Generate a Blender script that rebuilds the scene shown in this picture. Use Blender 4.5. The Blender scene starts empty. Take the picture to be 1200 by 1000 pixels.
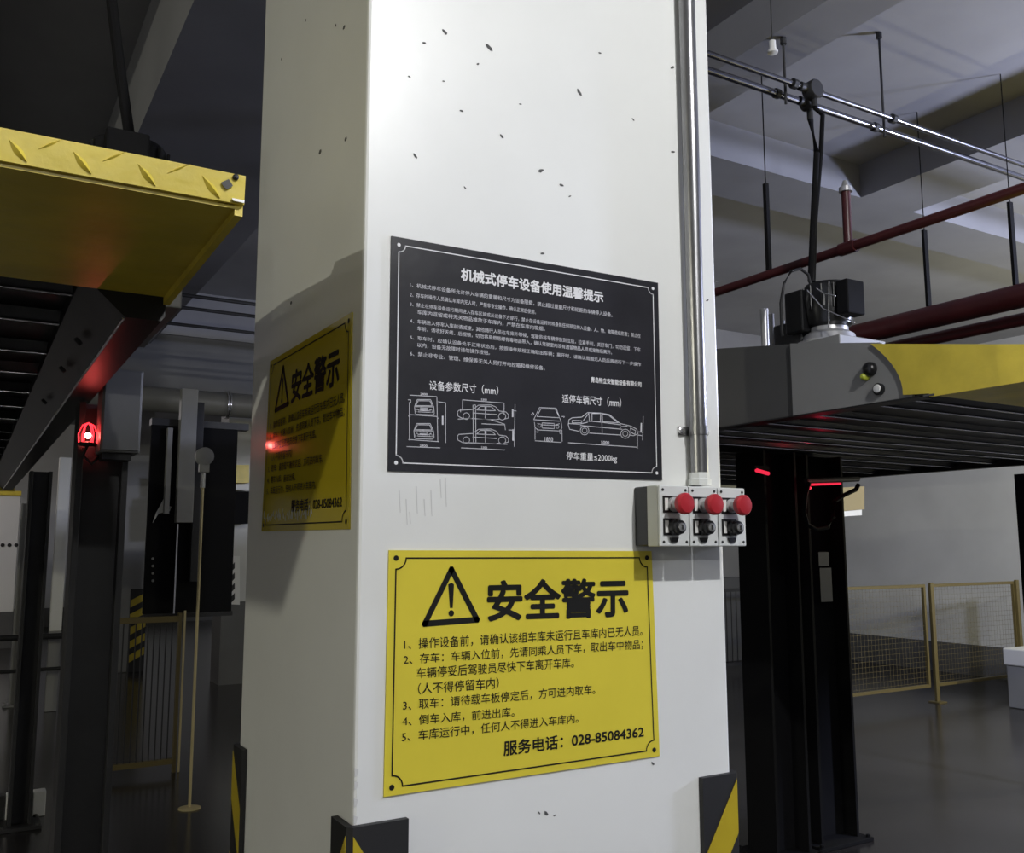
import bpy, bmesh, math, random
from mathutils import Vector, Matrix
random.seed(4)
SC = bpy.context.scene
COL = SC.collection

# ------------------------------------------------------------------ camera
F_PX, YAW, PITCH, ROLL = 1083.6, 0.53297, 0.12856, -0.00164
CAM = Vector((-0.57816, -1.49395, 1.55))
fw = Vector((math.sin(YAW)*math.cos(PITCH), math.cos(YAW)*math.cos(PITCH), math.sin(PITCH)))
r0 = Vector((math.cos(YAW), -math.sin(YAW), 0)); u0 = r0.cross(fw)
cr, sr = math.cos(ROLL), math.sin(ROLL)
RT = cr*r0 + sr*u0; UP = -sr*r0 + cr*u0
cd = bpy.data.cameras.new('camera'); cam = bpy.data.objects.new('camera', cd); COL.objects.link(cam)
m3 = Matrix((RT, UP, -fw)).transposed()
cam.matrix_world = Matrix.Translation(CAM) @ m3.to_4x4()
cd.sensor_width = 36; cd.sensor_fit = 'HORIZONTAL'; cd.lens = F_PX/1200*36; cd.clip_start = 0.05
SC.camera = cam

# ------------------------------------------------------------------ world, lights, exposure
SC.view_settings.view_transform = 'Standard'; SC.view_settings.look = 'None'
SC.view_settings.gamma = 1; SC.view_settings.use_curve_mapping = False
SC.view_settings.exposure = 0.0
wd = bpy.data.worlds.new('world'); SC.world = wd; wd.use_nodes = True
wd.node_tree.nodes['Background'].inputs[0].default_value = (0.6, 0.62, 0.7, 1)
wd.node_tree.nodes['Background'].inputs[1].default_value = 0.02

def lamp(name, loc, power, color, radius=0.03):
    l = bpy.data.lights.new(name, 'POINT'); l.energy = power; l.color = color; l.shadow_soft_size = radius
    o = bpy.data.objects.new(name, l); o.location = loc; COL.objects.link(o); return o
lamp('aisle_ceiling_lamp', (0.78, -2.75, 3.93), 282, (1.0, 1.0, 0.985), 0.03)
lamp('aisle_rear_fill', (-0.5, -6.2, 3.8), 135, (1.0, 1.0, 0.97), 0.05)  # added fill that evens out the light on the pillar front
lamp('left_bay_lamp', (-8.2, -1.4, 3.45), 390, (1.0, 0.97, 0.78), 0.05)
lamp('right_bay_lamp', (5.6, -0.9, 2.75), 620, (0.66, 0.72, 1.0), 0.15)
lamp('far_right_lamp', (8.0, 1.2, 2.0), 200, (1.0, 0.95, 0.66), 0.05)
lamp('left_ceiling_fill', (-4.2, 3.2, 3.2), 26, (1.0, 1.0, 0.9), 0.1)  # added fill that lifts the dark left ceiling
lamp('left_low_fill', (-3.4, -2.6, 1.3), 16, (1.0, 1.0, 0.95), 0.12)  # added low fill so the tubes under the left deck catch highlights
lamp('far_left_lamp', (-2.2, 12.5, 3.2), 95, (1.0, 0.93, 0.95), 0.08)
lamp('far_back_lamp', (2.2, 4.4, 2.7), 7, (0.85, 0.85, 1.0), 0.08)

# ------------------------------------------------------------------ materials
def mat(name, col, rough=0.5, metal=0.0, noise=0.0, scale=6.0, bump=0.0, bscale=40.0, emit=None, estr=0, spec=0.5, dark=None, coat=0.0):
    m = bpy.data.materials.new(name); m.use_nodes = True; nt = m.node_tree; b = nt.nodes['Principled BSDF']
    b.inputs['Base Color'].default_value = (*col, 1); b.inputs['Roughness'].default_value = rough
    b.inputs['Metallic'].default_value = metal; b.inputs['Specular IOR Level'].default_value = spec
    b.inputs['Coat Weight'].default_value = coat
    if noise or bump:
        tc = nt.nodes.new('ShaderNodeTexCoord')
    if noise:
        n = nt.nodes.new('ShaderNodeTexNoise'); n.inputs['Scale'].default_value = scale; n.inputs['Detail'].default_value = 6
        nt.links.new(tc.outputs['Object'], n.inputs['Vector'])
        r = nt.nodes.new('ShaderNodeValToRGB'); d = dark or tuple(c*(1-noise) for c in col)
        r.color_ramp.elements[0].position = 0.35; r.color_ramp.elements[0].color = (*d, 1)
        r.color_ramp.elements[1].position = 0.62; r.color_ramp.elements[1].color = (*col, 1)
        nt.links.new(n.outputs[0], r.inputs[0]); nt.links.new(r.outputs[0], b.inputs['Base Color'])
    if bump:
        n2 = nt.nodes.new('ShaderNodeTexNoise'); n2.inputs['Scale'].default_value = bscale; n2.inputs['Detail'].default_value = 4
        nt.links.new(tc.outputs['Object'], n2.inputs['Vector'])
        bp = nt.nodes.new('ShaderNodeBump'); bp.inputs['Strength'].default_value = bump; bp.inputs['Distance'].default_value = 0.01
        nt.links.new(n2.outputs[0], bp.inputs['Height']); nt.links.new(bp.outputs[0], b.inputs['Normal'])
    if emit:
        b.inputs['Emission Color'].default_value = (*emit, 1); b.inputs['Emission Strength'].default_value = estr
    return m
M = dict(
    paint=mat('white_wall_paint', (0.81, 0.82, 0.81), 0.34, noise=0.05, scale=2.5, bump=0.12, bscale=5),
    wall=mat('wall_paint', (0.62, 0.62, 0.60), 0.6, noise=0.12, scale=1.2),
    skirt=mat('grey_skirting_paint', (0.10, 0.10, 0.10), 0.5, noise=0.2, scale=2),
    ceil=mat('ceiling_paint', (0.33, 0.33, 0.355), 0.65, noise=0.14, scale=1.5),
    beam=mat('beam_paint', (0.28, 0.28, 0.30), 0.5, noise=0.15, scale=1.8, bump=0.15, bscale=3),
    floor=mat('epoxy_floor', (0.032, 0.029, 0.028), 0.2, noise=0.4, scale=0.9, bump=0.05, bscale=2.5),
    black_print=mat('sign_black_vinyl', (0.022, 0.022, 0.027), 0.28, noise=0.2, scale=9, bump=0.25, bscale=7),
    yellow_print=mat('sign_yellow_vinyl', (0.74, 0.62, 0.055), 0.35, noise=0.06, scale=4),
    yellow_gloss_shaded=mat('sign_yellow_vinyl_gloss_shaded', (0.50, 0.40, 0.022), 0.10, noise=0.08, scale=4, bump=0.03, bscale=9),  # glossy sheet; shade of the pillar's left side is in its darker yellow
    ink=mat('black_ink', (0.009, 0.009, 0.008), 0.6, spec=0.2),
    white_ink=mat('white_ink', (0.78, 0.78, 0.80), 0.5),
    gold_ink=mat('grey_ink', (0.62, 0.62, 0.66), 0.5),
    yellow_steel=mat('yellow_painted_steel', (0.76, 0.60, 0.07), 0.36, noise=0.18, scale=7, bump=0.15, bscale=30),
    dark_steel=mat('dark_steel', (0.018, 0.018, 0.019), 0.42, metal=0.3, noise=0.3, scale=8),
    post_steel=mat('post_steel', (0.035, 0.035, 0.037), 0.5, metal=0.2, noise=0.25, scale=5),
    deck=mat('deck_galvanised', (0.022, 0.022, 0.024), 0.35, metal=0.5, noise=0.3, scale=12),
    rib=mat('rib_glint', (0.7, 0.7, 0.72), 0.22, metal=1.0),
    grey_steel=mat('grey_painted_steel', (0.27, 0.27, 0.265), 0.5, noise=0.1, scale=3),
    galv=mat('galvanised_conduit', (0.27, 0.27, 0.28), 0.30, metal=0.85, noise=0.15, scale=14),
    chrome=mat('bright_metal', (0.7, 0.7, 0.7), 0.22, metal=0.9),
    cast=mat('cast_aluminium', (0.45, 0.45, 0.46), 0.35, metal=0.5),
    black=mat('black_plastic', (0.010, 0.010, 0.011), 0.28),
    matte=mat('black_matte', (0.008, 0.008, 0.009), 0.8, spec=0.1),
    rubber=mat('black_rubber', (0.012, 0.012, 0.013), 0.6),
    guard_yellow=mat('guard_yellow', (0.50, 0.38, 0.02), 0.4, noise=0.15, scale=9),
    box=mat('box_plastic', (0.66, 0.68, 0.68), 0.4),
    box_side=mat('box_plastic_grey', (0.50, 0.51, 0.47), 0.5),
    red=mat('red_button', (0.40, 0.018, 0.028), 0.35),
    red_pipe=mat('red_pipe_paint', (0.06, 0.010, 0.012), 0.4, noise=0.2, scale=5),
    lens=mat('red_beacon_lens', (0.5, 0.01, 0.01), 0.3, emit=(1, 0.02, 0.03), estr=4.5),
    core=mat('beacon_bulb', (1, 0.8, 0.8), 0.3, emit=(1, 0.14, 0.12), estr=70),
    lens_dim=mat('red_strip_lens', (0.4, 0.01, 0.02), 0.3, emit=(1, 0.03, 0.08), estr=0.9),
    cabinet=mat('cabinet_paint', (0.17, 0.17, 0.165), 0.45, noise=0.08, scale=3),
    fence=mat('fence_yellow', (0.13, 0.10, 0.035), 0.5),
    slung=mat('slung_conduit', (0.16, 0.16, 0.18), 0.22, metal=0.9),
    rear_plate=mat('rear_plate_dark', (0.085, 0.085, 0.085), 0.5),
    pole=mat('pole_cream', (0.62, 0.52, 0.28), 0.5),
    white=mat('white_paint', (0.72, 0.72, 0.70), 0.5),
    chip=mat('paint_chip', (0.09, 0.09, 0.09), 0.8),
    tan=mat('tan_board', (0.30, 0.24, 0.12), 0.6),
    lime=mat('lime_cap', (0.45, 0.5, 0.05), 0.4),
    peel=mat('torn_paper', (0.55, 0.55, 0.45), 0.7),
    scuff=mat('scuff', (0.62, 0.62, 0.62), 0.8),
)

# ------------------------------------------------------------------ readings from the photograph -> points on real planes
def ray(px, py): return RT*((px-600)/F_PX) + UP*((500-py)/F_PX) + fw
def on(axis, val, px, py):
    d = ray(px, py); t = (val-CAM[axis])/d[axis]; return CAM + d*t

# ------------------------------------------------------------------ mesh helpers
ORG = {}
class MB:
    def __init__(s): s.bm = bmesh.new()
    def box(s, x0, x1, y0, y1, z0, z1, bev=0.0):
        t = bmesh.new()
        v = [t.verts.new((x, y, z)) for x in (x0, x1) for y in (y0, y1) for z in (z0, z1)]
        for f in ((0,1,3,2),(4,6,7,5),(0,4,5,1),(2,3,7,6),(0,2,6,4),(1,5,7,3)): t.faces.new([v[i] for i in f])
        if bev: bmesh.ops.bevel(t, geom=t.edges[:], offset=bev, segments=2, affect='EDGES', profile=0.5)
        return s.add(t)
    def add(s, t):
        bmesh.ops.recalc_face_normals(t, faces=t.faces[:])
        me = bpy.data.meshes.new('tmp'); t.to_mesh(me); t.free(); s.bm.from_mesh(me); bpy.data.meshes.remove(me); return s
    def tube(s, pts, r, n=10, r2=None):
        pts = [Vector(p) for p in pts]; t = bmesh.new(); rings = []
        for i, p in enumerate(pts):
            a = pts[max(i-1, 0)]; b = pts[min(i+1, len(pts)-1)]; d = (b-a).normalized()
            q = Vector((0,0,1)) if abs(d.z) < 0.9 else Vector((1,0,0))
            e1 = d.cross(q).normalized(); e2 = d.cross(e1)
            rr = r if r2 is None else r + (r2-r)*i/(len(pts)-1)
            rings.append([t.verts.new(p + (e1*math.cos(2*math.pi*k/n) + e2*math.sin(2*math.pi*k/n))*rr) for k in range(n)])
        for A, B in zip(rings, rings[1:]):
            for k in range(n): t.faces.new((A[k], A[(k+1)%n], B[(k+1)%n], B[k]))
        t.faces.new(rings[0][::-1]); t.faces.new(rings[-1])
        return s.add(t)
    def lathe(s, c, axis, prof, n=20):
        """prof: list of (distance along axis, radius)"""
        c = Vector(c); d = Vector(axis).normalized(); q = Vector((0,0,1)) if abs(d.z) < 0.9 else Vector((1,0,0))
        e1 = d.cross(q).normalized(); e2 = d.cross(e1); t = bmesh.new(); rings = []
        for h, r in prof:
            rings.append([t.verts.new(c + d*h + (e1*math.cos(2*math.pi*k/n) + e2*math.sin(2*math.pi*k/n))*max(r, 1e-4)) for k in range(n)])
        for A, B in zip(rings, rings[1:]):
            for k in range(n): t.faces.new((A[k], A[(k+1)%n], B[(k+1)%n], B[k]))
        t.faces.new(rings[0][::-1]); t.faces.new(rings[-1])
        return s.add(t)
    def prism(s, pts, vec):
        t = bmesh.new(); v = Vector(vec)
        A = [t.verts.new(Vector(p)) for p in pts]; B = [t.verts.new(Vector(p)+v) for p in pts]; n = len(A)
        t.faces.new(A); t.faces.new(B[::-1])
        for k in range(n): t.faces.new((A[k], B[k], B[(k+1)%n], A[(k+1)%n]))
        return s.add(t)
    def sphere(s, c, r, sx=1, sy=1, sz=1, n=14):
        t = bmesh.new(); bmesh.ops.create_uvsphere(t, u_segments=n, v_segments=n//2+2, radius=r)
        bmesh.ops.scale(t, vec=(sx, sy, sz), verts=t.verts[:]); bmesh.ops.translate(t, vec=c, verts=t.verts[:]); return s.add(t)
    def build(s, name, m, parent=None, smooth=False, label=None):
        me = bpy.data.meshes.new(name); s.bm.to_mesh(me); s.bm.free(); return link(name, me, m, parent, smooth, label)
def link(name, me, m, parent=None, smooth=False, label=None):
    off = ORG.get(parent.name, Vector()) if parent else None
    if parent: me.transform(Matrix.Translation(-off))
    me.materials.append(M[m] if isinstance(m, str) else m)
    if smooth:
        me.shade_smooth(); me.set_sharp_from_angle(angle=math.radians(35))
    o = bpy.data.objects.new(name, me); COL.objects.link(o)
    if parent:
        o.parent = parent; ORG[o.name] = off
    if label: o['label'] = label
    return o
def thing(name, label, cat, loc, group=None):
    o = bpy.data.objects.new(name, None); o.empty_display_size = 0.1; COL.objects.link(o); o.location = loc
    o['label'] = label; o['category'] = cat; ORG[o.name] = Vector(loc)
    if group: o['group'] = group
    return o
def tag(o, label, cat, group=None):
    o['label'] = label; o['category'] = cat
    if group: o['group'] = group
    return o
def struct(name, mb, m):
    o = mb.build(name, m); o['kind'] = 'structure'; return o

# ================================================================== THE SETTING
CZ = 4.0
struct('floor', MB().box(-12, 16, -15, 20, -0.2, 0), 'floor')
struct('ceiling', MB().box(-12, 16, -15, 20, CZ, CZ+0.2), 'ceil')
struct('wall_back', MB().box(-12, 16, 19, 19.2, 0, CZ), 'wall')
struct('wall_front', MB().box(-12, 16, -15, -14.8, 0, CZ), 'wall')
struct('wall_left', MB().box(-12, -11.8, -14.8, 19, 0, CZ), 'wall')
struct('wall_right', MB().box(10.0, 10.2, -14.8, 19, 0, CZ), 'wall')
struct('baseboard_right', MB().box(9.97, 10.0, -14.8, 19, 0, 0.36), 'skirt')
struct('baseboard_back', MB().box(-11.8, 9.97, 18.97, 19, 0, 0.36), 'skirt')
# the lane beside the right bay ends in a darker soffit; recessed panels line the high part of the right wall
for k, (y0, y1) in enumerate(((5.55, 6.5), (4.6, 5.47), (3.6, 4.52), (2.2, 3.52))):
    o = MB().box(9.93, 9.998, y0, y1, 2.95, 3.55, 0.008).build('wall_panel', 'ceil'); o['kind'] = 'structure'
# beams under the slab
struct('trim_1', MB().box(0.0, 0.83, 0.721, 7.59, 3.45, CZ), 'beam')
struct('trim_2', MB().box(2.35, 2.62, -7.8, 2.3, 3.78, CZ), 'beam')
struct('trim_3', MB().box(4.28, 4.8, -7.8, 2.3, 3.78, CZ), 'beam')
struct('trim_4', MB().box(0.84, 9.9, 2.3, 2.75, 3.78, CZ), 'beam')
struct('trim_5', MB().box(4.41, 9.9, 6.2, 6.6, 3.3, CZ), 'beam')
struct('trim_6', MB().box(-11.8, 4.4, 7.6, 8.0, 3.56, CZ), 'beam')
struct('trim_9', MB().box(-11.8, 4.4, 7.62, 7.98, 3.02, 3.559), 'skirt')
struct('trim_7', MB().box(-1.9, -1.5, -7.8, 7.5, 3.78, CZ), 'beam')
struct('trim_8', MB().box(0.84, 9.9, 8.6, 9.0, 3.2, CZ), 'beam')

# ================================================================== THE PILLAR
W, D = 0.83, 0.72
pillar = thing('pillar', 'big square white-painted concrete pillar in the middle, carrying the posters', 'pillar', (0, 0, 0))
MB().box(0, W, 0, D, 0, CZ, 0.006).build('shaft', 'paint', pillar)
# dark knocks and scratches in the paint
mb = MB()
chips = [(497,50,3),(521,37,5),(573,55,6),(588,160,4),(679,108,5),(658,217,4),(634,200,5),(541,130,3),(487,183,4),(636,297,3),
         (788,79,4),(789,178,4),(560,75,2.5),(610,122,2.5),(703,62,2.5),(520,95,2),(668,230,2.5),(545,220,2),(480,90,2),(742,140,2.5),
         (640,954,4),(632,953,2),(650,956,2),(765,895,3),(840,330,3),(829,352,3)]
for px, py, s in chips:
    c = on(1, -0.0006, px, py); k = s*0.0016; a = random.uniform(-0.5, 0.9)
    pts = []
    for j in range(7):
        th = j/7*2*math.pi; rr = k*(0.7+0.5*random.random()); x = rr*math.cos(th); z = rr*0.42*math.sin(th)
        pts.append((c.x + x*math.cos(a) + z*math.sin(a), -0.0003, c.z - x*math.sin(a) + z*math.cos(a)))
    mb.prism(pts, (0, -0.0004, 0))
for px, py, s in [(358,24,3),(403,32,4),(393,30,3),(330,69,3),(405,163,4),(375,178,5),(341,355,4)]:
    c = on(0, -0.0006, px, py); k = s*0.0010
    mb.prism([(-0.0003, c.y+k*1.6*math.cos(t), c.z+k*math.sin(t)) for t in (0, 1.1, 2.3, 3.4, 4.4, 5.4)], (-0.0004, 0, 0))
o = mb.build('paint_chips', 'chip', pillar); o['kind'] = 'stuff'
mb = MB()
for px, py, l in [(468,575,26),(476,585,30),(488,570,32),(497,585,20),(505,575,30),(516,562,22),(522,560,34),(480,600,14)]:
    a = on(1, -0.0005, px, py); b = on(1, -0.0005, px+1.2, py+l)
    mb.prism([(a.x-.0007,-.0003,a.z),(a.x+.0007,-.0003,a.z),(b.x+.0005,-.0003,b.z),(b.x-.0005,-.0003,b.z)], (0,-.0003,0))
for px, py, l in [(417,915,14),(419,935,10),(416,900,8),(420,955,8)]:
    a = on(1, -0.0005, px+2, py)
    mb.prism([(0.001,-.0003,a.z),(0.008,-.0003,a.z-.003),(0.006,-.0003,a.z-.012),(0.0015,-.0003,a.z-.015)], (0,-.0003,0))
o = mb.build('scuff_marks', 'scuff', pillar); o['kind'] = 'stuff'

# ---- corner guards round the foot of the pillar
def corner_guard(cx, cy, sx, sy, ztop, label, wx=0.094, wy=0.07):
    """L-shaped rubber guard on the corner (cx,cy); sx,sy point away from the pillar along x and y"""
    g = thing('corner_guard', label, 'corner guard', (cx, cy, 0), 'rubber corner guards at the foot of the pillar')
    t = 0.013; xi = cx - sx*wx; yi = cy - sy*wy
    prof = [(cx+sx*t*0.35, cy+sy*t), (xi, cy+sy*t), (xi, cy+sy*.0015), (cx+sx*.0015, cy+sy*.0015), (cx+sx*.0015, yi), (cx+sx*t, yi), (cx+sx*t, cy+sy*t*0.35)]
    MB().prism([(x, y, 0.0) for x, y in prof], (0, 0, ztop)).build('rubber_body', 'rubber', g)
    # yellow chevron bands, meeting in a point on the corner edge
    ph = 0.22; zt = ztop-0.014
    while zt > 0.16:
        for face in (0, 1):
            w = wx if face == 0 else wy; e = 0.0012
            sl = 1.6; hgt = 0.105
            zs = [zt, max(zt-hgt, 0.01)]; zo = [zt - sl*w, max(zt - sl*w - hgt, 0.01)]
            if zo[0] < 0.05: continue
            if face == 0:
                y = cy+sy*(t); pts = [(cx+sx*t*0.3, y, zs[0]), (xi, y, zo[0]), (xi, y, zo[1]), (cx+sx*t*0.3, y, zs[1])]; v = (0, sy*e, 0)
            else:
                x = cx+sx*(t); pts = [(x, cy+sy*t*0.3, zs[0]), (x, yi, zo[0]), (x, yi, zo[1]), (x, cy+sy*t*0.3, zs[1])]; v = (sx*e, 0, 0)
            MB().prism(pts, v).build('yellow_band', 'guard_yellow', g)
        zt -= ph
    return g
corner_guard(0, 0, -1, -1, 1.098, 'black and yellow corner guard on the front left corner of the white pillar', 0.094, 0.067)
corner_guard(W, 0, 1, -1, 1.083, 'black and yellow corner guard on the front right corner of the white pillar', 0.088, 0.07)
corner_guard(0, D, -1, 1, 1.10, 'black corner guard on the far left edge of the white pillar', 0.06, 0.07)

# ================================================================== SIGNS
def text_mesh(body, bold=0.0):
    c = bpy.data.curves.new('t', 'FONT'); c.body = body; c.resolution_u = 2 if bold < .02 else 3
    o = bpy.data.objects.new('t', c); COL.objects.link(o); bpy.context.view_layer.update()
    me = bpy.data.meshes.new_from_object(o.evaluated_get(bpy.context.evaluated_depsgraph_get()))
    bpy.data.objects.remove(o); bpy.data.curves.remove(c)
    if bold > 0.003:      # heavier weight: the strokes laid over themselves, shifted all round
        b = bmesh.new()
        for k in range(8 if bold > .015 else 4):
            a = k/(8 if bold > .015 else 4)*2*math.pi
            zz = (k+1)*4e-5; me.transform(Matrix.Translation((bold*math.cos(a), bold*math.sin(a), zz))); b.from_mesh(me)
            me.transform(Matrix.Translation((-bold*math.cos(a), -bold*math.sin(a), -zz)))
        b.to_mesh(me); b.free()
    return me
class Sign:
    """a flat sheet whose four corners lie on a wall plane; everything printed is laid out in (u,v)"""
    def __init__(s, tl, tr, br, bl, normal):
        s.c = [Vector(p) for p in (tl, tr, br, bl)]; s.n = Vector(normal)
        s.w = (s.c[1]-s.c[0]).length; s.h = (s.c[3]-s.c[0]).length
    def p(s, u, v, e=0.0):
        tl, tr, br, bl = s.c
        return (tl*(1-u)+tr*u)*(1-v) + (bl*(1-u)+br*u)*v + s.n*e
    def uv(s, q):   # inverse of p, by Newton steps
        u = v = 0.5
        for _ in range(12):
            r = q - s.p(u, v); du = s.p(u+1e-4, v)-s.p(u-1e-4, v); dv = s.p(u, v+1e-4)-s.p(u, v-1e-4)
            du /= 2e-4; dv /= 2e-4
            a, b, c = du.dot(du), du.dot(dv), dv.dot(dv); e, f = du.dot(r), dv.dot(r); k = a*c-b*b
            u += (e*c-f*b)/k; v += (a*f-b*e)/k
        return u, v
    def text(s, body, q, parent, m, name, bold=0.0, e=0.0036):
        me = text_mesh(body, bold)
        xs = [w.co.x for w in me.vertices]; ys = [w.co.y for w in me.vertices]
        x0, x1, y0, y1 = min(xs), max(xs), min(ys), max(ys)
        (au, av), (bu, bv), (cu, cv), (du, dv) = q     # tl tr br bl
        for w in me.vertices:
            a = (w.co.x-x0)/(x1-x0); b = 1-(w.co.y-y0)/(y1-y0)
            uu = (au*(1-a)+bu*a)*(1-b) + (du*(1-a)+cu*a)*b; vv = (av*(1-a)+bv*a)*(1-b) + (dv*(1-a)+cv*a)*b
            w.co = s.p(uu, vv, e + w.co.z)
        return link(name, me, m, parent)
    def ribbon(s, pts, width, mb, e=0.0036, closed=False):
        """pts in metres (x right, y down) on the sheet, or uv when uv=True"""
        P = [s.p(u, v, e) for u, v in pts]
        n = len(P); segs = list(zip(P, P[1:])) + ([(P[-1], P[0])] if closed else [])
        bm = mb.bm
        for a, b in segs:
            d = b-a
            if d.length < 1e-6: continue
            d.normalize(); sd = d.cross(s.n).normalized()*width/2; d *= width*0.35
            bm.faces.new([bm.verts.new(x) for x in (a-d-sd, b+d-sd, b+d+sd, a-d+sd)])
    def disc(s, u, v, r, mb, e=0.0036):
        c = s.p(u, v, e); ex = (s.c[1]-s.c[0]).normalized(); ey = ex.cross(s.n).normalized()
        mb.bm.faces.new([mb.bm.verts.new(c + ex*r*math.cos(t/14*2*math.pi) + ey*r*math.sin(t/14*2*math.pi)) for t in range(14)])
    def sheet(s, m, parent, th=0.003, name='sheet'):
        nx, ny = 8, 6; mb = MB()
        pts = [s.c[i] for i in range(4)]
        return mb.prism([p + s.n*0.0004 for p in pts], s.n*(th-0.0004)).build(name, m, parent)
    def border(s, parent, m, inset, rad, lw, dot):
        iu, iv = inset/s.w, inset/s.h; ru, rv = rad/s.w, rad/s.h; pts = []
        for (cu, cv, a0) in ((iu, iv, 90), (1-iu, iv, 180), (1-iu, 1-iv, 270), (iu, 1-iv, 0)):
            seq = [a0 - k*90/6 for k in range(7)]
            for a in seq: pts.append((cu + ru*math.cos(math.radians(a)), cv + rv*math.sin(math.radians(a))))
        mb = MB(); s.ribbon(pts, lw, mb, closed=True); mb.build('border_line', m, parent)
        for u, v in ((iu, iv), (1-iu, iv), (1-iu, 1-iv), (iu, 1-iv)):
            mb = MB(); s.disc(u, v, dot, mb); mb.build('corner_dot', m, parent)

def wallsign(px4, axis, val, n):
    return Sign(*[on(axis, val, *p) for p in px4], n)
front = wallsign([(455,645),(762.5,646),(772,886),(449,934)], 1, 0.0, (0,-1,0))
black = wallsign([(458,277),(770,332),(775,563),(454,552)], 1, 0.0, (0,-1,0))
side = wallsign([(318,424),(414,366),(411,620.5),(308,623)], 0, 0.0, (-1,0,0))
def fz(x, y): return front.uv(on(1, -0.0036, 440+x/3.332, 640+y/3.332))
def fq(x0, x1, l0, l1, r0_, r1_): return [fz(x0, l0), fz(x1, r0_), fz(x1, r1_), fz(x0, l1)]
YL = [('1、操作设备前，请确认该组车库未运行且车库内已无人员。', (112,1043,363,407,310,352)),
      ('2、存车：车辆入位前，先请同乘人员下车，取出车中物品；', (110,1045,424,467,364,405)),
      ('车辆停妥后驾驶员尽快下车离开车库。', (160,775,476,519,434,476)),
      ('（人不得停留车内）', (166,482,536,581,512,557)),
      ('3、取车：请待载车板停定后，方可进内取车。', (107,858,602,645,540,580)),
      ('4、倒车入库，前进出库。', (105,543,664,706,629,668)),
      ('5、车库运行中，任何人不得进入车库内。', (103,793,725,768,654,692))]
def yellow_sign(sg, label, loc, m):
    t = thing('warning_sign', label, 'sign', loc)
    sg.sheet(m, t)
    sg.border(t, 'ink', 0.0135, 0.019, 0.0026, 0.0048)
    sg.text('安全警示', fq(435, 988, 133, 297, 122, 276), t, 'ink', 'title_lettering', 0.030)
    for body, q in YL:
        sg.text(body, fq(*q), t, 'ink', 'lettering', 0.006)
    sg.text('服务电话：028-85084362', fq(500, 1048, 762, 822, 700, 748), t, 'ink', 'phone_lettering', 0.022)
    # triangle outline with rounded corners, exclamation mark
    A, B, C = [fz(*p) for p in ((297, 92), (193, 304), (397, 288))]
    mb = MB(); sg.ribbon([A, B, C], 0.0105, mb, closed=True)
    for q in (A, B, C): sg.disc(q[0], q[1], 0.0056, mb)
    mb.build('warning_triangle', 'ink', t)
    mb = MB(); bm = mb.bm
    bm.faces.new([bm.verts.new(sg.p(*fz(x, y), 0.0036)) for x, y in ((284,150),(296,144),(307,149),(302,242),(291,243))])
    sg.disc(*fz(296, 263), 0.0056, mb); mb.build('exclamation_mark', 'ink', t)
    return t
c0 = front.p(0.5, 1.0)
yellow_sign(front, 'bright yellow warning sign with black lettering on the front of the pillar', c0, 'yellow_print')
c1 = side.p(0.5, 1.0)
ss = yellow_sign(side, 'dim yellow warning sign on the shaded left side of the pillar, lower edge peeling', c1, 'yellow_gloss_shaded')
mb = MB()      # shreds of torn film along the lower edge
for k in range(30):
    u = 0.03 + k*0.021 + random.uniform(-.006, .006); v0 = 0.93 + random.uniform(-.015, .015); h = random.uniform(.02, .05)
    w = random.uniform(.004, .012); l = random.uniform(-.012, .012)
    pts = [side.p(u, v0, .0037), side.p(u+w, v0+.004, .0037), side.p(u+w+l, v0-h, .0037), side.p(u+l+.002, v0-h*.7, .0037)]
    mb.prism(pts, (-0.0006, 0, 0))
o = mb.build('torn_film', 'peel', ss); o['kind'] = 'stuff'

bs = thing('instruction_poster', 'black poster with white lettering and car drawings on the front of the pillar', 'poster', black.p(0.5, 1.0))
black.sheet('black_print', bs)
black.border(bs, 'white_ink', 0.0145, 0.013, 0.0020, 0.0035)
def bq(*p): return [black.uv(on(1, -0.0036, x, y)) for x, y in p]
def bt(body, x0, t0, b0, x1, t1, b1, name='lettering', bold=0.0, m='white_ink'):
    black.text(body, bq((x0, t0), (x1, t1), (x1, b1), (x0, b0)), bs, m, name, bold)
bt('机械式停车设备使用温馨提示', 540, 313.5, 329, 707, 342, 355.5, 'title_lettering', 0.030)
BL = [('1、机械式停车设备所允许停入车辆的重量和尺寸为设备限载，禁止超过重量尺寸和轮距的车辆停入设备。', 480.5, 331, 336.3, 717.5, 366.5, 372),
      ('2、存车时操作人员确认车库内无人时，严禁非专业操作，确认正常后使用。', 480.5, 342.5, 348, 628, 363.3, 368.7),
      ('3、禁止在停车设备运行期间进入存车区域或从设备下方穿行，禁止在设备运转时将身体任何部位伸入设备，人、物、电等造成伤害；禁止在', 480.5, 353.8, 359.2, 750.5, 391.3, 396.8),
      ('车库内逗留或将无关物品堆放于车库内，严禁在车库内吸烟。', 489, 363, 368.5, 638.5, 383, 388.3),
      ('4、车辆进入停车入库前请减速，其他随行人员在车库外等候，驾驶员将车辆停放到位后，拉紧手刹，关好车门，切勿逗留，下车', 480.5, 373.2, 378.5, 750.5, 407.5, 412.8),
      ('车前，请收好天线、后视镜，切勿将易燃易爆有毒物品带入，确认驾驶室内没有遗留物品人员或宠物后离开。', 489, 382.3, 387.6, 717, 410.8, 415.8),
      ('5、取车时，应确认设备处于正常状态后，按照操作规程正确取出车辆；离开时，请确认周围无人员后再进行下一步操作', 480.5, 392.8, 398.2, 751, 425, 430),
      ('以内，设备无故障时请勿操作按钮。', 489, 401.5, 407, 574, 411.2, 416.5),
      ('6、禁止非专业、管理、维保等无关人员打开电控箱和维修设备。', 480.5, 411.5, 417, 638.5, 429, 434.3)]
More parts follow.
